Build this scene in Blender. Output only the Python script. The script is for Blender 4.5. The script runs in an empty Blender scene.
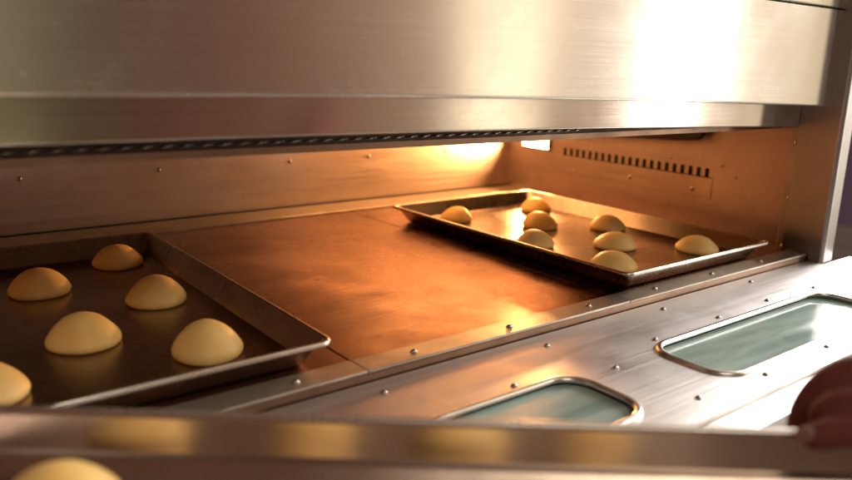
import bpy, bmesh, math, random
from mathutils import Vector, Matrix, noise

S = bpy.context.scene
COL = S.collection
random.seed(4)

# ------------------------------------------------------------------ camera
YAW, PITCH, ROLL = 0.6635, 0.2355, 0.0301
CAM = Vector((-0.4149, -0.6235, 0.3258))
FOC = 752.9                                      # focal length in pixels of an 852 px wide frame
_r0 = Vector((math.cos(YAW), -math.sin(YAW), 0))
FWD = Vector((math.sin(YAW) * math.cos(PITCH), math.cos(YAW) * math.cos(PITCH), -math.sin(PITCH)))
_u0 = _r0.cross(FWD)
RIGHT = math.cos(ROLL) * _r0 + math.sin(ROLL) * _u0
UP = -math.sin(ROLL) * _r0 + math.cos(ROLL) * _u0
cd = bpy.data.cameras.new('camera')
cam = bpy.data.objects.new('camera', cd)
COL.objects.link(cam)
cam.matrix_world = Matrix(((RIGHT.x, UP.x, -FWD.x, CAM.x), (RIGHT.y, UP.y, -FWD.y, CAM.y),
                           (RIGHT.z, UP.z, -FWD.z, CAM.z), (0, 0, 0, 1)))
cd.sensor_width = 36
cd.lens = FOC / 852 * 36
cd.clip_start, cd.clip_end = 0.01, 60
cd.dof.use_dof = True
cd.dof.focus_distance = 1.06
cd.dof.aperture_fstop = 3.0
S.camera = cam

# ------------------------------------------------------------------ render / exposure
S.view_settings.view_transform = 'Standard'
S.view_settings.look = 'None'
S.view_settings.exposure = 0.12
S.view_settings.gamma = 1.0
S.render.engine = 'CYCLES'
S.cycles.use_denoising = True
S.cycles.max_bounces = 10
S.cycles.diffuse_bounces = 5
S.cycles.glossy_bounces = 6
S.cycles.blur_glossy = 0.6
S.cycles.sample_clamp_indirect = 4.0

# ------------------------------------------------------------------ world: dim kitchen, varying round the horizon
W = bpy.data.worlds.new('World')
S.world = W
W.use_nodes = True
wn, wl = W.node_tree.nodes, W.node_tree.links
wn.clear()


def srgb(r, g, b, k=1.0):
    f = lambda c: (c / 12.92 if c <= .04045 else ((c + .055) / 1.055) ** 2.4)
    return (f(r / 255) * k, f(g / 255) * k, f(b / 255) * k, 1)


tc = wn.new('ShaderNodeTexCoord')
sep = wn.new('ShaderNodeSeparateXYZ')
wl.new(tc.outputs['Generated'], sep.inputs[0])
neg = wn.new('ShaderNodeMath'); neg.operation = 'MULTIPLY'; neg.inputs[1].default_value = -1
wl.new(sep.outputs['Y'], neg.inputs[0])
at = wn.new('ShaderNodeMath'); at.operation = 'ARCTAN2'
wl.new(sep.outputs['X'], at.inputs[0]); wl.new(neg.outputs[0], at.inputs[1])
mr = wn.new('ShaderNodeMapRange')
mr.inputs['From Min'].default_value = -math.pi
mr.inputs['From Max'].default_value = math.pi
wl.new(at.outputs[0], mr.inputs['Value'])
ramp = wn.new('ShaderNodeValToRGB')
wl.new(mr.outputs[0], ramp.inputs[0])
STOPS = [  # azimuth from the oven's front normal towards its right, colour of the kitchen there
    (-3.1, srgb(50, 36, 30)), (-1.9, srgb(74, 52, 43)), (-1.2, srgb(98, 68, 54)), (-0.45, srgb(92, 66, 53)), (-0.1, srgb(74, 62, 48)),
    (0.12, srgb(76, 66, 49)), (0.15, srgb(150, 142, 100)), (0.18, srgb(86, 75, 55)), (0.24, srgb(84, 69, 52)),
    (0.30, srgb(92, 62, 50)), (0.42, srgb(110, 74, 60)), (0.54, srgb(142, 104, 84)), (0.66, srgb(176, 142, 120)),
    (0.89, srgb(200, 170, 144)), (1.10, srgb(238, 218, 186)), (1.28, srgb(238, 216, 180)), (1.45, srgb(190, 165, 140)),
    (1.72, srgb(74, 52, 60)), (2.2, srgb(56, 40, 50)), (2.7, srgb(60, 42, 40))]
el = ramp.color_ramp.elements
for i, (a, c) in enumerate(STOPS):
    pos = (a + math.pi) / (2 * math.pi)
    e = el[i] if i < 2 else el.new(pos)
    e.position = pos
    e.color = c
elev = wn.new('ShaderNodeMapRange')
elev.interpolation_type = 'SMOOTHSTEP'
elev.inputs['From Min'].default_value = -0.6
elev.inputs['From Max'].default_value = -0.1
elev.inputs['To Min'].default_value = 0.30
elev.inputs['To Max'].default_value = 1.0
wl.new(sep.outputs['Z'], elev.inputs['Value'])
bg = wn.new('ShaderNodeBackground')
wo = wn.new('ShaderNodeOutputWorld')
mulw = wn.new('ShaderNodeMath'); mulw.operation = 'MULTIPLY'; mulw.inputs[1].default_value = 1.15
wl.new(elev.outputs[0], mulw.inputs[0])
wl.new(mulw.outputs[0], bg.inputs['Strength'])
wl.new(ramp.outputs[0], bg.inputs['Color'])
wl.new(bg.outputs[0], wo.inputs[0])


# ------------------------------------------------------------------ daylight from unseen windows, and added fill lights
def area(name, loc, target, sx, sy, power, col):
    l = bpy.data.lights.new(name, 'AREA')
    l.shape = 'RECTANGLE'; l.size = sx; l.size_y = sy; l.energy = power; l.color = col
    o = bpy.data.objects.new(name, l); COL.objects.link(o)
    o.location = loc
    o.rotation_euler = (Vector(target) - Vector(loc)).to_track_quat('-Z', 'Y').to_euler()
    return o


area('window_daylight', (2.64, -1.42, 0.85), (0.55, 0, 0.3), 0.21, 2.4, 14.5, (1, .95, .86))
area('window_daylight_far', (2.1, -2.0, 0.8), (0.13, 0, 0.3), 0.42, 2.4, 5.5, (1, .90, .66))
area('side_daylight_fill', (2.7, 0.15, 0.95), (0.7, -0.15, 0.0), 1.4, 1.4, 145, (1, .97, .95))  # added light out of view, stands in for daylight whitening the door


area('front_fill_light', (-0.5, -2.1, 2.1), (0.0, 0.1, 0.1), 1.5, .6, 16, (1, .93, .80))  # added unseen fill from above the front, brightens buns and trays


# ------------------------------------------------------------------ materials
def new_mat(name):
    m = bpy.data.materials.new(name)
    m.use_nodes = True
    n = m.node_tree.nodes
    return m, n, m.node_tree.links, n['Principled BSDF']


def noise_node(n, l, scale, detail=6, rough=.6, stretch=(1, 1, 1), rot=(0, 0, 0), dist=0):
    t = n.new('ShaderNodeTexCoord')
    mp = n.new('ShaderNodeMapping')
    mp.inputs['Scale'].default_value = stretch
    mp.inputs['Rotation'].default_value = rot
    l.new(t.outputs['Object'], mp.inputs[0])
    x = n.new('ShaderNodeTexNoise')
    x.inputs['Scale'].default_value = scale
    x.inputs['Detail'].default_value = detail
    x.inputs['Roughness'].default_value = rough
    x.inputs['Distortion'].default_value = dist
    l.new(mp.outputs[0], x.inputs['Vector'])
    return x


def mapr(n, l, src, a, b, lo, hi):
    m = n.new('ShaderNodeMapRange')
    m.inputs['From Min'].default_value = a
    m.inputs['From Max'].default_value = b
    m.inputs['To Min'].default_value = lo
    m.inputs['To Max'].default_value = hi
    l.new(src, m.inputs['Value'])
    return m.outputs[0]


def mixc(n, l, fac, a, b):
    m = n.new('ShaderNodeMix'); m.data_type = 'RGBA'
    l.new(fac, m.inputs[0])
    for s, v in ((m.inputs[6], a), (m.inputs[7], b)):
        if isinstance(v, (tuple, list)):
            s.default_value = v if len(v) == 4 else (*v, 1)
        else:
            l.new(v, s)
    return m.outputs[2]


def metal(name, base, rough, aniso=0.0, tangent=(0, 0, 1), stretch=(4, 60, 400), streak=.08, blotch=.25, bump=.15,
          blotch_scale=6, base2=None, metallic=1.0, scratch=0.0, scratch_dir=(8, 300, 8), stain=0.0, stain_scale=14, stain_col=(.05, .03, .02)):
    """stainless or coated sheet: brushed grain, blotches of handling and heat, scratches"""
    m, n, l, b = new_mat(name)
    b.inputs['Metallic'].default_value = metallic
    g = noise_node(n, l, 1.0, 5, .65, stretch)
    bl = noise_node(n, l, blotch_scale, 7, .62, dist=.4)
    dark = tuple(c * (1 - blotch) for c in base) if base2 is None else base2
    f = mapr(n, l, bl.outputs[0], .35, .68, 0, 1)
    c = mixc(n, l, f, dark, base)
    add = n.new('ShaderNodeMath'); add.operation = 'ADD'
    l.new(mapr(n, l, g.outputs[0], .3, .7, rough - streak, rough + streak), add.inputs[0])
    l.new(mapr(n, l, bl.outputs[0], .3, .7, .05, -.05), add.inputs[1])
    rr = add.outputs[0]
    if scratch > 0:
        outs = []
        for k, rz in enumerate((.3, -.5, 1.1)):
            s = noise_node(n, l, 1.0, 3, .5, scratch_dir, (0, 0, rz), .15)
            outs.append(mapr(n, l, s.outputs[0], .66, .72, 0, 1))
        mx = n.new('ShaderNodeMath'); mx.operation = 'MAXIMUM'
        l.new(outs[0], mx.inputs[0]); l.new(outs[1], mx.inputs[1])
        mx2 = n.new('ShaderNodeMath'); mx2.operation = 'MAXIMUM'
        l.new(mx.outputs[0], mx2.inputs[0]); l.new(outs[2], mx2.inputs[1])
        sc = n.new('ShaderNodeMath'); sc.operation = 'MULTIPLY'; sc.inputs[1].default_value = scratch
        l.new(mx2.outputs[0], sc.inputs[0])
        c = mixc(n, l, sc.outputs[0], c, tuple(min(1, x * 1.9) for x in base))
    if stain > 0:
        st = noise_node(n, l, stain_scale, 8, .7, (1, 1.8, 1), (0, 0, .4), 1.2)
        st2 = noise_node(n, l, stain_scale * 7, 4, .6)
        ms = n.new('ShaderNodeMath'); ms.operation = 'MAXIMUM'
        l.new(mapr(n, l, st.outputs[0], .56, .72, 0, stain), ms.inputs[0])
        l.new(mapr(n, l, st2.outputs[0], .69, .73, 0, stain * .8), ms.inputs[1])
        c = mixc(n, l, ms.outputs[0], c, stain_col)
        ra = n.new('ShaderNodeMath'); ra.operation = 'MULTIPLY_ADD'; ra.inputs[1].default_value = .22
        l.new(ms.outputs[0], ra.inputs[0]); l.new(rr, ra.inputs[2])
        rr = ra.outputs[0]
    l.new(c, b.inputs['Base Color'])
    l.new(rr, b.inputs['Roughness'])
    if aniso:
        b.inputs['Anisotropic'].default_value = aniso
        t = n.new('ShaderNodeCombineXYZ')
        for i in range(3):
            t.inputs[i].default_value = tangent[i]
        l.new(t.outputs[0], b.inputs['Tangent'])
    bp = n.new('ShaderNodeBump')
    bp.inputs['Strength'].default_value = bump
    bp.inputs['Distance'].default_value = .0006
    l.new(g.outputs[0], bp.inputs['Height'])
    bp2 = n.new('ShaderNodeBump')
    bp2.inputs['Strength'].default_value = bump * .6
    bp2.inputs['Distance'].default_value = .004
    l.new(bl.outputs[0], bp2.inputs['Height'])
    l.new(bp.outputs[0], bp2.inputs['Normal'])
    l.new(bp2.outputs[0], b.inputs['Normal'])
    return m


M = {}
M['hood'] = metal('brushed_stainless_hood', (.66, .61, .55), .24, .85, (0, 0, 1), (1.5, 40, 700), .03, .08, .012, 5, stain=.22, stain_scale=9, stain_col=(.48, .43, .38))
M['lintel'] = metal('brushed_stainless_lintel', (.62, .56, .50), .17, .7, (0, 0, 1), (1.5, 40, 700), .03, .14, .015, 9)
M['post'] = metal('stainless_post', (.50, .48, .475), .34, .4, (0, 0, 1), (60, 60, 2), .03, .10, 0, 8)
M['wall'] = metal('heat_tinted_steel_wall', (.64, .53, .47), .42, 0, (0, 0, 1), (5, 5, 120), .06, .30, .10, 7, base2=(.53, .41, .36), stain=.25, stain_scale=8, stain_col=(.24, .16, .12))
M['deck'] = metal('worn_steel_deck', (.39, .21, .125), .29, 0, (0, 0, 1), (9, 9, 9), .10, .3, .12, 5,
                  base2=(.21, .105, .065), scratch=.22, scratch_dir=(7, 170, 7), stain=.36)
M['sill'] = metal('steel_sill', (.56, .52, .46), .44, 0, (0, 0, 1), (3, 120, 120), .06, .35, .05, 14, base2=(.40, .36, .31), scratch=.2)
M['door'] = metal('stainless_door', (.68, .65, .63), .40, .5, (0, 1, 0), (3, 260, 30), .05, .16, .03, 12, base2=(.56, .53, .51), scratch=.25, stain=.25, stain_scale=10, stain_col=(.30, .25, .22))
M['frame'] = metal('bright_window_frame', (.78, .76, .74), .22, 0, (0, 0, 1), (30, 30, 30), .04, .1, .03, 10)
M['screw'] = metal('screw_steel', (.62, .57, .52), .25, 0, (0, 0, 1), (90, 90, 90), .05, .3, .05, 60)
M['pan'] = metal('dark_baking_steel', (.44, .37, .31), .27, 0, (0, 0, 1), (5, 5, 5), .06, .3, .04, 8, base2=(.30, .245, .20), scratch=.12,
                 scratch_dir=(6, 180, 6), stain=.32, stain_scale=9)
M['rim'] = metal('worn_bright_rim', (.72, .67, .61), .30, 0, (0, 0, 1), (40, 40, 40), .05, .3, .02, 12, base2=(.50, .43, .37))
M['pan_bright'] = metal('bright_baking_steel', (.74, .64, .56), .22, 0, (0, 0, 1), (5, 5, 5), .04, .2, .02, 8)
M['dark'] = metal('dark_steel', (.07, .055, .045), .5, 0, (0, 0, 1), (20, 20, 20), .08, .3, .1, 12)  # near-black steel of the guard rail and bracket
M['silver'] = metal('element_sheath', (.75, .70, .66), .25, 0, (0, 0, 1), (50, 50, 50), .05, .2, .05, 30)
M['brownlip'] = metal('browned_steel_lip', (.30, .19, .13), .4, 0, (0, 0, 1), (8, 60, 60), .06, .3, .1, 10)
M['body'] = metal('stainless_body', (.55, .52, .49), .34, .4, (0, 0, 1), (3, 200, 200), .06, .2, .05, 5)


def simple(name, col, rough, metallic=0.0, **kw):
    m, n, l, b = new_mat(name)
    x = noise_node(n, l, kw.pop('scale', 20), 6, .6)
    v = kw.pop('var', .25)
    c = mixc(n, l, mapr(n, l, x.outputs[0], .3, .7, 0, 1), tuple(k * (1 - v) for k in col), tuple(min(1, k * (1 + v * .5)) for k in col))
    l.new(c, b.inputs['Base Color'])
    b.inputs['Roughness'].default_value = rough
    b.inputs['Metallic'].default_value = metallic
    for k, val in kw.items():
        b.inputs[k].default_value = val
    return m


M['cavity'] = simple('cavity_shade', (.012, .009, .008), .8)  # near-black, shade inside slots and gaps put into the colour
M['floor'] = simple('kitchen_floor', (.42, .41, .40), .45, scale=5)
M['skin'] = simple('skin', (.165, .044, .033), .75, scale=60, var=.18, **{'Specular IOR Level': .18})
M['nail'] = simple('nail', (.24, .115, .085), .35, scale=40, var=.1)


def bun_material():
    m, n, l, b = new_mat('glazed_dough')
    x = noise_node(n, l, 22, 5, .6)
    y = noise_node(n, l, 160, 4, .6)
    c = mixc(n, l, mapr(n, l, x.outputs[0], .35, .65, 0, 1), (.80, .50, .15), (.87, .60, .22))
    g = n.new('ShaderNodeNewGeometry')
    l.new(c, b.inputs['Base Color'])
    b.inputs['Roughness'].default_value = .5
    b.inputs['Subsurface Weight'].default_value = .4
    b.inputs['Subsurface Radius'].default_value = (1, .55, .2)
    b.inputs['Subsurface Scale'].default_value = .006
    bp = n.new('ShaderNodeBump'); bp.inputs['Strength'].default_value = .25; bp.inputs['Distance'].default_value = .001
    l.new(y.outputs[0], bp.inputs['Height'])
    l.new(bp.outputs[0], b.inputs['Normal'])
    return m


M['bun'] = bun_material()


def glass_material():
    """greenish oven-door glass, smeared by wiping"""
    m, n, l, b = new_mat('smeared_green_glass')
    x = noise_node(n, l, 1.0, 4, .55, (5, 34, 5), (0, 0, .12), .3)
    y = noise_node(n, l, 9, 4, .6)
    c = mixc(n, l, mapr(n, l, x.outputs[0], .34, .70, 0, 1), (.19, .30, .27), (.40, .51, .46))
    c = mixc(n, l, mapr(n, l, y.outputs[0], .58, .75, 0, .5), c, (.50, .52, .36))
    l.new(c, b.inputs['Base Color'])
    l.new(mapr(n, l, x.outputs[0], .3, .7, .05, .20), b.inputs['Roughness'])
    b.inputs['IOR'].default_value = 1.6
    b.inputs['Specular IOR Level'].default_value = .8
    return m


M['glass'] = glass_material()


def emit_material(name, col, strength):
    m, n, l, b = new_mat(name)
    b.inputs['Base Color'].default_value = (.8, .6, .4, 1)
    b.inputs['Emission Color'].default_value = (*col, 1)
    b.inputs['Emission Strength'].default_value = strength
    return m


M['lamp'] = emit_material('glowing_lamp_glass', (1, .62, .26), 9)

# ------------------------------------------------------------------ mesh helpers
def link(o, parent):
    COL.objects.link(o)
    if parent is not None:
        o.parent = parent
    return o


def build(name, bm, mat, parent=None, smooth=40, off=None):
    if off is not None:
        bmesh.ops.translate(bm, verts=bm.verts, vec=-Vector(off))
    bmesh.ops.recalc_face_normals(bm, faces=bm.faces)
    me = bpy.data.meshes.new(name)
    bm.to_mesh(me); bm.free()
    me.materials.append(mat)
    if smooth:
        for p in me.polygons:
            p.use_smooth = True
        me.set_sharp_from_angle(angle=math.radians(smooth))
    return link(bpy.data.objects.new(name, me), parent)


def box(bm, x0, x1, y0, y1, z0, z1, bev=0.0, seg=2):
    t = bmesh.new()
    bmesh.ops.create_cube(t, size=1)
    for v in t.verts:
        v.co = ((x0 + x1) / 2 + v.co.x * (x1 - x0), (y0 + y1) / 2 + v.co.y * (y1 - y0), (z0 + z1) / 2 + v.co.z * (z1 - z0))
    if bev:
        bmesh.ops.bevel(t, geom=t.edges[:], offset=bev, segments=seg, affect='EDGES', profile=.5)
    merge(bm, t)


def merge(bm, t):
    me = bpy.data.meshes.new('t')
    t.to_mesh(me); t.free()
    bm.from_mesh(me)
    bpy.data.meshes.remove(me)


def prism(bm, pts, z0, z1, bev=0.0, seg=2, axis='z'):
    """closed outline extruded along an axis"""
    t = bmesh.new()
    def P(a, b, c):
        return {'z': (a, b, c), 'y': (a, c, b), 'x': (c, a, b)}[axis]
    lo = [t.verts.new(P(a, b, z0)) for a, b in pts]
    hi = [t.verts.new(P(a, b, z1)) for a, b in pts]
    n = len(pts)
    t.faces.new(lo[::-1]); t.faces.new(hi)
    for i in range(n):
        t.faces.new((lo[i], lo[(i + 1) % n], hi[(i + 1) % n], hi[i]))
    bmesh.ops.recalc_face_normals(t, faces=t.faces)
    if bev:
        bmesh.ops.bevel(t, geom=t.edges[:], offset=bev, segments=seg, affect='EDGES', profile=.5)
    merge(bm, t)


def rrect(x0, x1, y0, y1, r, k=10):
    pts = []
    for cx, cy, a0 in ((x1 - r, y1 - r, 0), (x0 + r, y1 - r, 90), (x0 + r, y0 + r, 180), (x1 - r, y0 + r, 270)):
        for i in range(k + 1):
            a = math.radians(a0 + 90 * i / k)
            pts.append((cx + r * math.cos(a), cy + r * math.sin(a)))
    return pts


def sweep(bm, path, rad, k=10, closed=True, squash=1.0):
    """round bar along a closed path of points"""
    n = len(path)
    rings = []
    for i in range(n):
        p = Vector(path[i])
        d = (Vector(path[(i + 1) % n]) - Vector(path[i - 1])).normalized()
        up = Vector((0, 0, 1)); side = d.cross(up).normalized()
        rings.append([bm.verts.new(p + side * rad * math.cos(2 * math.pi * j / k) + up * rad * squash * math.sin(2 * math.pi * j / k)) for j in range(k)])
    for i in range(n if closed else n - 1):
        a, b = rings[i], rings[(i + 1) % n]
        for j in range(k):
            bm.faces.new((a[j], a[(j + 1) % k], b[(j + 1) % k], b[j]))


def lathe(bm, prof, k=24):
    rows = []
    for r, z in prof:
        rows.append([bm.verts.new((r * math.cos(2 * math.pi * j / k), r * math.sin(2 * math.pi * j / k), z)) for j in range(k)] if r > 1e-6
                    else [bm.verts.new((0, 0, z))])
    for a, b in zip(rows, rows[1:]):
        for j in range(k):
            q = [a[j % len(a)], a[(j + 1) % len(a)], b[(j + 1) % len(b)], b[j % len(b)]]
            q = list(dict.fromkeys(q))
            if len(q) > 2:
                bm.faces.new(q)


def holed_sheet(bm, ax, val, us, vs, holes, back):
    """sheet on the plane axis=val cut by a grid; cells inside holes are left open, each with a pocket going back"""
    us = sorted(set(us)); vs = sorted(set(vs))
    P = lambda u, v, d: (val + d, u, v) if ax == 'x' else ((u, val + d, v) if ax == 'y' else (u, v, val + d))
    V = {}
    def vert(u, v, d=0.0):
        key = (round(u, 6), round(v, 6), d)
        if key not in V:
            V[key] = bm.verts.new(P(u, v, d))
        return V[key]
    for i in range(len(us) - 1):
        for j in range(len(vs) - 1):
            uc, vc = (us[i] + us[i + 1]) / 2, (vs[j] + vs[j + 1]) / 2
            if any(h[0] < uc < h[1] and h[2] < vc < h[3] for h in holes):
                continue
            bm.faces.new((vert(us[i], vs[j]), vert(us[i + 1], vs[j]), vert(us[i + 1], vs[j + 1]), vert(us[i], vs[j + 1])))
    for h in holes:
        a = [(h[0], h[2]), (h[1], h[2]), (h[1], h[3]), (h[0], h[3])]
        dp = h[4] if len(h) > 4 else back
        for k in range(4):
            (u0, v0), (u1, v1) = a[k], a[(k + 1) % 4]
            q = [bm.verts.new(P(u0, v0, 0)), bm.verts.new(P(u1, v1, 0)), bm.verts.new(P(u1, v1, dp)), bm.verts.new(P(u0, v0, dp))]
            bm.faces.new(q)


def thing(name, label, cat, loc=(0, 0, 0), rotz=0.0, group=None):
    o = bpy.data.objects.new(name, None)
    COL.objects.link(o)
    o.empty_display_size = .05
    o.location = loc
    o.rotation_euler = (0, 0, rotz)
    o['label'] = label
    o['category'] = cat
    if group:
        o['group'] = group
    return o


def screw_mesh():
    bm = bmesh.new()
    R = .0042
    lathe(bm, [(R * 1.25, 0), (R * 1.22, .0006), (R, .0009), (R * .93, .0018), (R * .7, .0028), (R * .38, .0034), (R * .32, .0034),
               (R * .30, .0022), (0, .0022)], 18)
    bmesh.ops.recalc_face_normals(bm, faces=bm.faces)
    me = bpy.data.meshes.new('screw')
    bm.to_mesh(me); bm.free()
    for p in me.polygons:
        p.use_smooth = True
    me.set_sharp_from_angle(angle=math.radians(50))
    me.materials.append(M['screw'])
    return me


SCREW = screw_mesh()


def screw(parent, loc, normal=(0, 0, 1), scale=1.0):
    o = bpy.data.objects.new('screw', SCREW)
    link(o, parent)
    o.location = Vector(loc) - OV
    o.rotation_euler = Vector(normal).to_track_quat('Z', 'Y').to_euler()
    o.scale = (scale,) * 3
    return o


# ------------------------------------------------------------------ the setting
bm = bmesh.new()
box(bm, -4, 6, -5, 4, -.95, -.9)
fl = build('floor', bm, M['floor'])
fl['kind'] = 'structure'

# ------------------------------------------------------------------ the deck oven
OV = Vector((0.27, 0.42, -0.9))
oven = thing('deck_oven', 'large stainless steel bakery deck oven with its lower door folded open and chamber lit orange', 'oven', OV)
XL, XR, YB, ZC = -.46, .9958, .8386, .262


def part(name, bm, mat, parent=None, smooth=20):
    return build(name, bm, mat, parent or oven, smooth, OV)


# deck plates with open joints between them
for x0, x1 in ((XL, -.0012), (.0008, .4418), (.4438, XR)):
    bm = bmesh.new()
    box(bm, x0, x1, .036, .742, -.02, 0, .0007, 1)
    part('deck_plate', bm, M['deck'])
bm = bmesh.new()
box(bm, XL, XR, .036, .742, -.026, -.0205)
part('deck_underlay', bm, M['cavity'])
bm = bmesh.new()
box(bm, XL, XR, .7432, .826, -.02, .0035, .001, 1)
part('rear_ledge', bm, M['sill'])
bm = bmesh.new()
box(bm, XL, XR, .8265, YB + .02, -.03, -.012)
part('rear_gap_floor', bm, M['cavity'])

# back wall with screws
bm = bmesh.new()
box(bm, XL, XR, YB, YB + .004, .004, .30)
bw = part('back_wall', bm, M['wall'])
for x in (-.45, -.177, .066, .348, .552, .783):
    screw(bw, (x, YB, .102), (0, -1, 0), .85)
# left wall (beyond the frame) and ceiling close the chamber
bm = bmesh.new(); box(bm, XL - .004, XL, .06, YB, -.03, .30); part('left_wall', bm, M['wall'])
bm = bmesh.new(); box(bm, XL, XR, .13, YB, ZC, ZC + .006); part('ceiling', bm, M['brownlip'])

# right wall: lamp opening and a row of vent slots
SLOT_Y = [.634 - (.634 - .2437) * i / 20 for i in range(21)]
holes = [(y - .0048, y + .0048, .1062, .1240, .0015) for y in SLOT_Y]
LY0, LY1, LZ0, LZ1 = .690, .779, .1150, .1400
holes.append((SLOT_Y[-1] - .012, SLOT_Y[0] + .008, .1044, .1062, .0015))
holes.append((LY0, LY1, LZ0, LZ1))
us = [.073, YB]; vs = [-.03, .30]
for h in holes:
    us += [h[0], h[1]]; vs += [h[2], h[3]]
bm = bmesh.new()
holed_sheet(bm, 'x', XR, us, vs, holes, .012)
rw = part('right_wall', bm, M['wall'], smooth=0)
bm = bmesh.new()
box(bm, XR + .0016, XR + .02, .22, .655, .095, .135)
part('vent_slot_shade', bm, M['cavity'], rw)  # black backing close behind the slots, painted stand-in for their inner shade
bm = bmesh.new()
box(bm, XR - .0016, XR - .0002, .229, .652, .062, .1046, .0005, 1)
pl = part('vent_cover', bm, M['wall'], rw)
for y, z in ((.4347, .0785), (.2731, .0765)):
    screw(rw, (XR - .0016, y, z), (-1, 0, 0), .95)
for y, z in ((.333, .1345), (.1788, .1127), (.21, .1328), (.605, .073), (.56, .15)):
    screw(rw, (XR, y, z), (-1, 0, 0), .6)
# lamp behind the opening
bm = bmesh.new()
fw = .009
box(bm, XR - .004, XR - .0003, LY0 - fw, LY0 - .0003, LZ0 - fw * .6, LZ1 + fw * .6, .001, 1)
box(bm, XR - .004, XR - .0003, LY1 + .0003, LY1 + fw * .5, LZ0 - fw * .6, LZ1 + fw * .6, .001, 1)
box(bm, XR - .0036, XR - .0003, LY0, LY1, LZ0 - fw * .6, LZ0 - .0003, .001, 1)
box(bm, XR - .0036, XR - .0003, LY0, LY1, LZ1 + .0003, LZ1 + fw * .6, .001, 1)
lamp = part('oven_lamp', bm, M['brownlip'])
bm = bmesh.new()
box(bm, XR + .013, XR + .016, LY0 - .01, LY1 + .01, LZ0 - .01, LZ1 + .01)
part('lamp_glass', bm, M['lamp'], lamp)
al = area('oven_lamp_light', (XR + .0125, (LY0 + LY1) / 2, (LZ0 + LZ1) / 2), (0, (LY0 + LY1) / 2, (LZ0 + LZ1) / 2), .086, .023, 7.5, (1, .46, .15))
al2 = area('added_chamber_glow', (.68, .66, ZC - .004), (.68, .66, -1), .50, .30, 2.0, (1, .44, .14))  # added orange fill under the ceiling, widens the glow on wall and tray

# dark bracket under the ceiling beside the right wall
bm = bmesh.new()
prism(bm, [(.62, .163), (.62, .236), (.25, .236), (.246, .192), (.258, .181), (.30, .1765), (.40, .172)], XR - .03, XR - .014, .002, 1, 'x')
part('ceiling_bracket', bm, M['dark'])

# front jamb strip of the right wall, with screws
bm = bmesh.new()
box(bm, XR - .012, XR - .0005, .046, .074, -.03, .30, .0015, 1)
jb = part('jamb_strip', bm, M['sill'])
for z in (.197, .091, -.002):
    screw(jb, (XR - .012, .06, z), (-1, 0, 0), 1.1)

# sill strips along the mouth of the chamber
sill_screws = [-.0774 + .1501 * k for k in range(-2, 8)]
for x0, x1 in ((XL, -.0008), (.0004, .4424), (.4436, .955)):
    bm = bmesh.new()
    box(bm, x0, x1, .0, .0352, -.0016, .0015, .0006, 2)
    st = part('sill_strip', bm, M['sill'])
    for x in sill_screws:
        if x0 + .005 < x < x1 - .005:
            screw(st, (x, .0165, .0015), (0, 0, 1), .9)
bm = bmesh.new()
box(bm, XL, .955, .0012, .034, -.034, -.0024, .0015, 2)
part('sill_base', bm, M['brownlip'])

# element guard: slanted bright strips in a dark rail under the front of the ceiling, with a browned lip
GY = .10
def gz(x):
    return .2380 - .0035 * (x + .32) / .7
for nm, dz0, dz1, y0, y1, mat in (('guard_rail', -.0045, .02, GY, GY + .006, 'dark'), ('guard_lip', -.0125, -.0048, GY - .002, GY + .02, 'brownlip')):
    bm = bmesh.new()
    t = bmesh.new()
    xs = [XL, XR - .001]
    v = []
    for x in xs:
        v.append([t.verts.new((x, yy, gz(x) + zz)) for yy, zz in ((y0, dz0), (y1, dz0), (y1, dz1), (y0, dz1))])
    for j in range(4):
        t.faces.new((v[0][j], v[0][(j + 1) % 4], v[1][(j + 1) % 4], v[1][j]))
    t.faces.new(v[0]); t.faces.new(v[1][::-1])
    merge(bm, t)
    part(nm, bm, M[mat])
bm = bmesh.new()
x = XL + .01
while x < .42:
    z = gz(x)
    a = [(x, z - .0013), (x + .008, z - .0011), (x + .0150, z + .0009), (x + .0075, z + .0008)]
    prism(bm, a, GY - .0035, GY - .0003, .0006, 1, 'y')
    x += .0195
part('heating_element', bm, M['silver'])

# lintel over the mouth and hood panel in front of it
def zl(x, za, zb):
    f = (x + .46) / 1.42
    return za + (zb - za) * f + .006 * math.sin(math.pi * min(max(f, 0), 1))


def bent_panel(x0, x1, y0, y1, bot, top, nx=24, bev=.0):
    bm = bmesh.new()
    prof_n = 6
    rows = []
    for i in range(nx + 1):
        x = x0 + (x1 - x0) * i / nx
        zb, zt = bot(x), top(x)
        ring = []
        # rounded lower front edge
        for k in range(prof_n + 1):
            a = math.pi / 2 * k / prof_n
            ring.append((x, y0 + bev * (1 - math.sin(a)), zb + bev * (1 - math.cos(a))))
        ring.append((x, y0, zb + bev + .0015))
        ring.append((x, y0, zt))
        ring.append((x, y1, zt))
        ring.append((x, y1, zb))
        rows.append([bm.verts.new(p) for p in ring])
    m = len(rows[0])
    for a, b in zip(rows, rows[1:]):
        for j in range(m):
            bm.faces.new((a[j], a[(j + 1) % m], b[(j + 1) % m], b[j]))
    bm.faces.new(rows[0]); bm.faces.new(rows[-1][::-1])
    return bm


XH = .966
part('lintel', bent_panel(XL - .2, XH - .008, .05, .056, lambda x: zl(x, .2488, .2262), lambda x: .36, bev=.002), M['lintel'])
part('hood_panel', bent_panel(XL - .2, XH, .0, .045, lambda x: zl(x, .2905, .2655), lambda x: .4265 if x > 2 else .4265, bev=.0035), M['hood'])
part('hood_panel', bent_panel(XL - .2, XH, .0, .045, lambda x: .4295, lambda x: .66, bev=.0025), M['hood'])
bm = bmesh.new(); box(bm, XL - .2, XH - .01, .02, .044, .4268, .4292); part('panel_gap', bm, M['cavity'])

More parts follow.
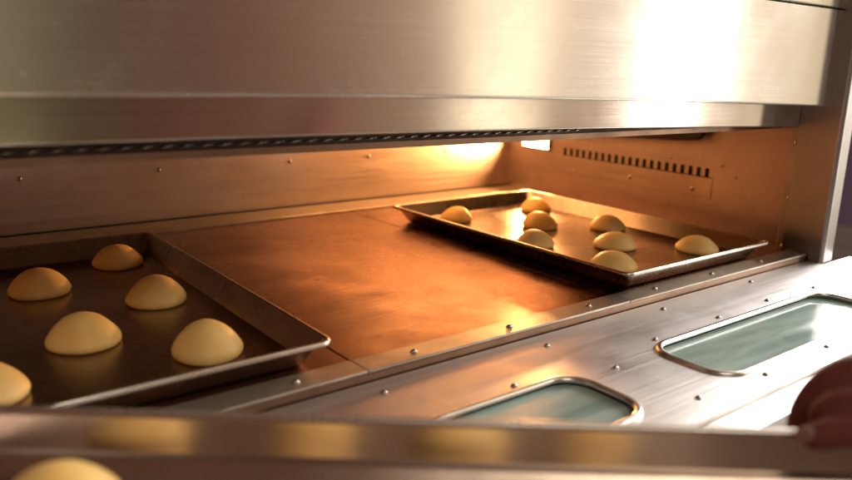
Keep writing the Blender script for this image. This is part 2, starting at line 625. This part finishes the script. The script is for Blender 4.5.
# right front post with a rounded front corner
pts = [(.9605, .05), (.9605, -.0185)]
rc = .007
for i in range(9):
    a = math.pi + math.pi / 2 * i / 8
    pts.append((.9605 + rc + rc * math.cos(a), -.0195 + rc * math.sin(a)))
pts += [(.9690, -.0265), (.996, -.0265), (.996, .05)]
bm = bmesh.new()
prism(bm, pts, -.5, .70)
part('front_post', bm, M['post'])
bm = bmesh.new()
prism(bm, [(XL - .04 - (a - .96), b) for a, b in [(.9605, .05), (.9605, -.0265), (1.10, -.0265), (1.10, .05)]], -.5, .70)
part('front_post', bm, M['post'])
# oven carcass behind and below
bm = bmesh.new()
box(bm, XR + .05, XR + .07, .06, .95, -.88, .70)
box(bm, XL - .07, XL - .05, .06, .95, -.88, .70)
box(bm, XL - .05, XR + .05, .93, .95, -.88, .70)
box(bm, XL - .05, XR + .05, .06, .93, .66, .70)
part('body_casing', bm, M['body'])
bm = bmesh.new()
box(bm, XL - .05, .955, .01, .03, -.88, -.06, .003)
part('lower_panel', bm, M['body'])

# open door lying level in front of the chamber
DZ = -.012
WIN = [(.332, .776), (-.241, .203)]
WY0, WY1, WR = -.222, -.104, .040


def door_sheet():
    bm = bmesh.new()
    out = [(XL, -.2595), (1.06, -.2595), (1.06, -.031), (.9575, -.031), (.9575, -.0012), (XL, -.0012)]
    # top face with two rounded openings, filled as one face with holes
    loops = [out] + [rrect(a + .004, b - .004, WY0 + .004, WY1 - .004, WR - .004) for a, b in WIN]
    es = []
    for lp in loops:
        vs_ = [bm.verts.new((x, y, DZ)) for x, y in lp]
        es += [bm.edges.new((vs_[i], vs_[(i + 1) % len(vs_)])) for i in range(len(vs_))]
    bmesh.ops.triangle_fill(bm, use_beauty=True, use_dissolve=False, edges=es)
    f = bm.faces[:]
    r = bmesh.ops.extrude_face_region(bm, geom=f)
    bmesh.ops.translate(bm, verts=[v for v in r['geom'] if isinstance(v, bmesh.types.BMVert)], vec=(0, 0, -.004))
    return bm


bm = door_sheet()
door = part('oven_door', bm, M['door'], smooth=30)
bm = bmesh.new()
# shell under the sheet, built as rails round the two openings, and the front edge strip
box(bm, XL, 1.06, -.2945, -.2235, -.045, DZ - .0045, .002, 2)
part('edge_strip', bm, M['door'], door)
bm = bmesh.new()
box(bm, XL, .955, -.2230, -.006, -.048, -.040)
part('door_back_plate', bm, M['cavity'], door)
bm = bmesh.new()
box(bm, XL, .955, -.1025, -.002, -.0395, DZ - .0045)
part('hinge_rail', bm, M['body'], door)
for a, b in WIN:
    bm = bmesh.new()
    pth = [(x, y, DZ + .001) for x, y in rrect(a + .0045, b - .0045, WY0 + .0045, WY1 - .0045, WR - .0045, 12)]
    sweep(bm, pth, .0048, 12, True, .75)
    part('window_frame', bm, M['frame'], door, 60)
    bm = bmesh.new()
    prism(bm, rrect(a + .0055, b - .0055, WY0 + .0055, WY1 - .0055, WR - .0055), -.024, -.017)
    part('window_glass', bm, M['glass'], door)
for x, y in [(.241, -.032), (.257, -.124), (.266, -.226), (.731, -.020), (.486, -.026), (.125, -.094), (.373, -.094), (.522, -.091), (.658, -.088),
             (.790, -.094), (.386, -.234), (.537, -.232), (.69, -.232), (.125, -.234), (-.03, -.094), (-.03, -.234), (-.19, -.094), (0, -.03), (-.24, -.03)]:
    screw(door, (x, y, DZ), (0, 0, 1), .82)


# ------------------------------------------------------------------ baking trays
TL_, TW_ = .6, .4


def make_tray(label, loc, rotz, skin='pan', lean=.0115, length=TL_):
    """shallow sheet pan with steep walls and a rolled wire rim; its front edge lies along local x"""
    root = thing('baking_tray', label, 'baking tray', loc, rotz, 'rectangular steel baking trays')
    bm = bmesh.new()
    ins = .0085
    x0, x1, y0, y1 = 0, TW_, 0, length
    e = lean
    levels = [  # inset, z, corner radius : outer skin up, then inner skin down
        (.0180 + e, .0000, .008), (.0138 + e, .0006, .010), (.0112 + e, .003, .012), (.0070, .0270, .016), (.0052, .0300, .016),
        (.0066, .0300, .015), (.0078, .0280, .0145), (.0080 + e * .05, .0268, .0145), (.0108 + e * .92, .0055, .0115), (.0112 + e, .0036, .011),
        (.0146 + e, .0017, .009), (.0190 + e, .0012, .007)]
    rows = []
    for i_, z, r in levels:
        rows.append([bm.verts.new((x, y, z)) for x, y in rrect(x0 + i_, x1 - i_, y0 + i_, y1 - i_, r, 8)])
    for a, b in zip(rows, rows[1:]):
        for j in range(len(a)):
            bm.faces.new((a[j], a[(j + 1) % len(a)], b[(j + 1) % len(a)], b[j]))
    bm.faces.new(rows[0][::-1]); bm.faces.new(rows[-1])
    o = build('pan', bm, M[skin], root, 24)
    bm = bmesh.new()
    pth = [(x, y, .0285) for x, y in rrect(.0033, TW_ - .0033, .0033, length - .0033, .012, 6)]
    sweep(bm, pth, .0033, 12, True, 1.0)
    build('rim', bm, M['rim'], root, 60)
    return root


tray_a = make_tray('dark baking tray with pale buns standing at the dim left of the oven chamber', (-.4233, .0278, .001), 0)
tray_b = make_tray('baking tray glowing gold under the oven lamp, beside the right chamber wall', (.4625, .0204, .001), 0)
HT_D = .52
F0 = Vector((math.sin(YAW), math.cos(YAW), 0))
R0 = Vector((math.cos(YAW), -math.sin(YAW), 0))
# held tray: its long side faces the oven, square to the view, level
hp = CAM + FWD * HT_D - UP * (HT_D * 178 / FOC)
HELD_Z = hp.z - .0300
far_mid = Vector((hp.x, hp.y, HELD_Z))
held_origin = far_mid + R0 * (.325) - F0 * .0                     # far right corner
# local x runs from the far edge back towards the baker, local y along the far edge to the left
ang = math.atan2(-F0.y, -F0.x)
tray_c = make_tray('blurred baking tray in the foreground, held level by a hand over the oven door', held_origin, 0, 'pan_bright', 0.0, .65)
tray_c.matrix_world = Matrix.Translation(held_origin) @ Matrix((( -F0.x, -R0.x, 0, 0), (-F0.y, -R0.y, 0, 0), (0, 0, 1, 0), (0, 0, 0, 1)))


def bun(loc, r, h, label, seed, nub=0.0):
    bm = bmesh.new()
    prof = [(0, 1.0), (.07, .998), (.16, .988), (.28, .962), (.42, .905), (.56, .815), (.69, .685), (.80, .56), (.89, .435), (.955, .325), (.988, .245), (1.0, .175), (.992, .11), (.965, .05), (.92, .012), (.85, 0.0), (0, 0)]
    lathe(bm, [(a * r, z * h + nub * h * .07 * math.exp(-(a / .24) ** 2)) for a, z in prof], 56)
    rnd = random.Random(seed)
    ox = rnd.uniform(0, 50)
    tx, ty = rnd.uniform(-.12, .12), rnd.uniform(-.12, .12)
    ex = 1 + rnd.uniform(-.03, .03)
    for v in bm.verts:
        c = v.co
        n = noise.noise(Vector((c.x * 22 + ox, c.y * 22, c.z * 22)))
        n2 = noise.noise(Vector((c.x * 60, c.y * 60 + ox, c.z * 60)))
        k = 1 + .075 * n + .02 * n2
        q = c.z / h
        v.co = (c.x * k * ex + tx * r * q * q, c.y * k / ex + ty * r * q * q, max(0, c.z * (1 + .04 * n)))
    o = build('bun', bm, M['bun'], None, 75)
    o.location = loc
    o.rotation_euler = (0, 0, rnd.uniform(0, 6.28))
    o['label'] = label
    o['category'] = 'bun'
    return o


ZT = .001 + .0013
LEFT = [(-.226, .464, .0395, .0345, 'round pale bun on the left tray, left of the small orange-lit bun'),
        (-.100, .552, .0375, .0330, 'small orange-lit bun farthest back on the dim left tray, near its far corner'),
        (-.110, .344, .0385, .0347, 'bun with a pinched front edge on the left tray, behind its tall front bun'),
        (-.224, .242, .0405, .0345, 'wide bun with a pointed top in the middle of the dim left tray'),
        (-.122, .135, .0380, .0375, 'tall bun on the left tray nearest its front right corner'),
        (-.335, .147, .0385, .0345, 'bun cut off by the left edge of the photo, on the left tray')]
for i, (x, y, r, h, lb) in enumerate(LEFT):
    o = bun((x, y, ZT), r, h, lb, 10 + i, nub=[0, 0, .2, .3, .2, 0][i])
    o['group'] = 'buns on the left tray'
RIGHTB = [(.575, .544, .0345, .0295, 'bun alone by the far left corner of the golden tray, lit from its right'),
          (.800, .535, .0350, .0300, 'bun at the very back of the golden tray, deepest in the lamp-side corner'),
          (.684, .408, .0350, .0310, 'bright bun on the golden tray, just in front of the deepest bun'),
          (.559, .303, .0350, .0300, 'bun against the left rim of the golden tray, half way along it'),
          (.793, .326, .0360, .0290, 'flat brownish bun farthest back in the three-bun line on the golden tray'),
          (.681, .218, .0390, .0285, 'brownish bun in the middle of the three-bun line on the golden tray'),
          (.560, .125, .0385, .0285, 'bun at the near corner of the golden tray, partly hidden by its front rim'),
          (.789, .119, .0380, .0285, 'dim lone bun at the right front of the golden tray, by the oven post')]
for i, (x, y, r, h, lb) in enumerate(RIGHTB):
    o = bun((x, y, ZT), r, h, lb, 40 + i, nub=0)
    o['group'] = 'buns on the golden tray'
MC = tray_c.matrix_world
HELD = [(.080, .541, 'blurred bun in the bottom left of the photo, on the tray held by the hand'),
        (.096, .299, 'bun on the hand-held tray below the near door window, only its top showing'),
        (.165, .420, 'bun on the hand-held tray mirrored between the two front buns'),
        (.165, .187, 'bun on the hand-held tray nearest the hand, seen only as a dim mirror image')]
for i, (a, b, lb) in enumerate(HELD):
    p = MC @ Vector((a, b, .0013))
    o = bun(p, .0375, .0300, lb, 70 + i, nub=.2)
    o['group'] = 'buns on the hand-held tray'


# ------------------------------------------------------------------ the hand holding the tray
def cp(px, py, d):
    return CAM + FWD * d + RIGHT * ((px - 426) / FOC * d) - UP * ((py - 240) / FOC * d)


def skin_chain(pts, rads, loops=2):
    me = bpy.data.meshes.new('t')
    me.from_pydata([tuple(p) for p in pts], [(i, i + 1) for i in range(len(pts) - 1)], [])
    o = bpy.data.objects.new('t', me)
    COL.objects.link(o)
    md = o.modifiers.new('s', 'SKIN')
    md.use_smooth_shade = True
    for i, r in enumerate(rads):
        sv = me.skin_vertices[0].data[i]
        sv.radius = (r, r) if not isinstance(r, tuple) else r
        sv.use_root = (i == 0)
    sb = o.modifiers.new('u', 'SUBSURF'); sb.levels = loops; sb.render_levels = loops
    dg = bpy.context.evaluated_depsgraph_get()
    m2 = bpy.data.meshes.new_from_object(o.evaluated_get(dg))
    bpy.data.objects.remove(o)
    return m2


def make_hand():
    bm = bmesh.new()
    def add(pts, rads):
        m = skin_chain([cp(*p) for p in pts], rads)
        bm.from_mesh(m); bpy.data.meshes.remove(m)
    # forearm, wrist, palm
    add([(1420, 250, .50), (1180, 320, .51), (1020, 375, .525), (950, 392, .53), (905, 398, .532), (876, 400, .535)],
        [.040, .036, .027, .026, .027, .022])
    add([(950, 392, .53), (905, 380, .54), (868, 388, .548)], [.024, .024, .016])
    add([(950, 405, .525), (905, 420, .52), (880, 424, .518)], [.022, .021, .014])
    # index finger: knuckle above the rim, bent down behind it and in under the tray
    add([(892, 376, .535), (852, 374, .540), (820, 391, .545), (801, 420, .548), (799, 448, .545)], [.019, .0175, .0150, .0125, .0095])
    add([(905, 392, .55), (880, 380, .575), (850, 398, .586), (836, 432, .585), (834, 460, .572)], [.015, .0135, .0115, .0100, .0085])
    add([(915, 400, .56), (897, 388, .600), (872, 408, .612), (860, 440, .608), (858, 466, .592)], [.014, .0125, .0110, .0095, .0082])
    add([(925, 410, .57), (915, 402, .622), (896, 422, .632), (886, 448, .626), (884, 470, .612)], [.012, .0110, .0095, .0082, .0075])
    add([(900, 402, .525), (868, 392, .530), (838, 402, .532), (820, 424, .530)], [.026, .0250, .0200, .0130])
    add([(880, 412, .515), (852, 408, .518), (830, 414, .520), (812, 428, .522)], [.020, .0185, .0155, .0110])
    # thumb: from the side of the palm over the rim, tip on the inside of the tray wall
    add([(915, 425, .515), (880, 428, .505), (846, 430, .500), (816, 436, .503), (800, 440, .507)], [.017, .0150, .0118, .0105, .0080])
    me = bpy.data.meshes.new('person')
    bm.to_mesh(me); bm.free()
    o = bpy.data.objects.new('person', me)
    COL.objects.link(o)
    rm = o.modifiers.new('r', 'REMESH'); rm.mode = 'VOXEL'; rm.voxel_size = .0016; rm.use_smooth_shade = True
    sm = o.modifiers.new('m', 'SMOOTH'); sm.iterations = 10; sm.factor = .5
    dg = bpy.context.evaluated_depsgraph_get()
    m2 = bpy.data.meshes.new_from_object(o.evaluated_get(dg))
    bpy.data.objects.remove(o)
    bpy.data.meshes.remove(me)
    m2.materials.clear(); m2.materials.append(M['skin'])
    for p in m2.polygons:
        p.use_smooth = True
    m2.name = 'person'
    o = link(bpy.data.objects.new('person', m2), None)
    # nail
    nb = bmesh.new()
    t = bmesh.new()
    bmesh.ops.create_uvsphere(t, u_segments=20, v_segments=12, radius=1)
    ax = (cp(800, 440, .507) - cp(816, 436, .503)).normalized()
    out = (CAM - cp(806, 438, .5)).normalized()
    out = (out - ax * out.dot(ax)).normalized()
    out = (out + UP * .45).normalized(); out = (out - ax * out.dot(ax)).normalized()
    sd = ax.cross(out)
    c = cp(806, 438, .505) + out * .0078
    for v in t.verts:
        k = v.co.copy()
        v.co = c + ax * k.x * .0068 + sd * k.y * .0052 + out * (k.z * .0014 - .0012 * k.y * k.y)
    merge(nb, t)
    build('thumbnail', nb, M['nail'], o, 80)
    return o


hand = make_hand()
hand['label'] = 'dark silhouetted hand and forearm reaching in from the right, thumb gripping the foreground tray rim'
hand['category'] = 'person'
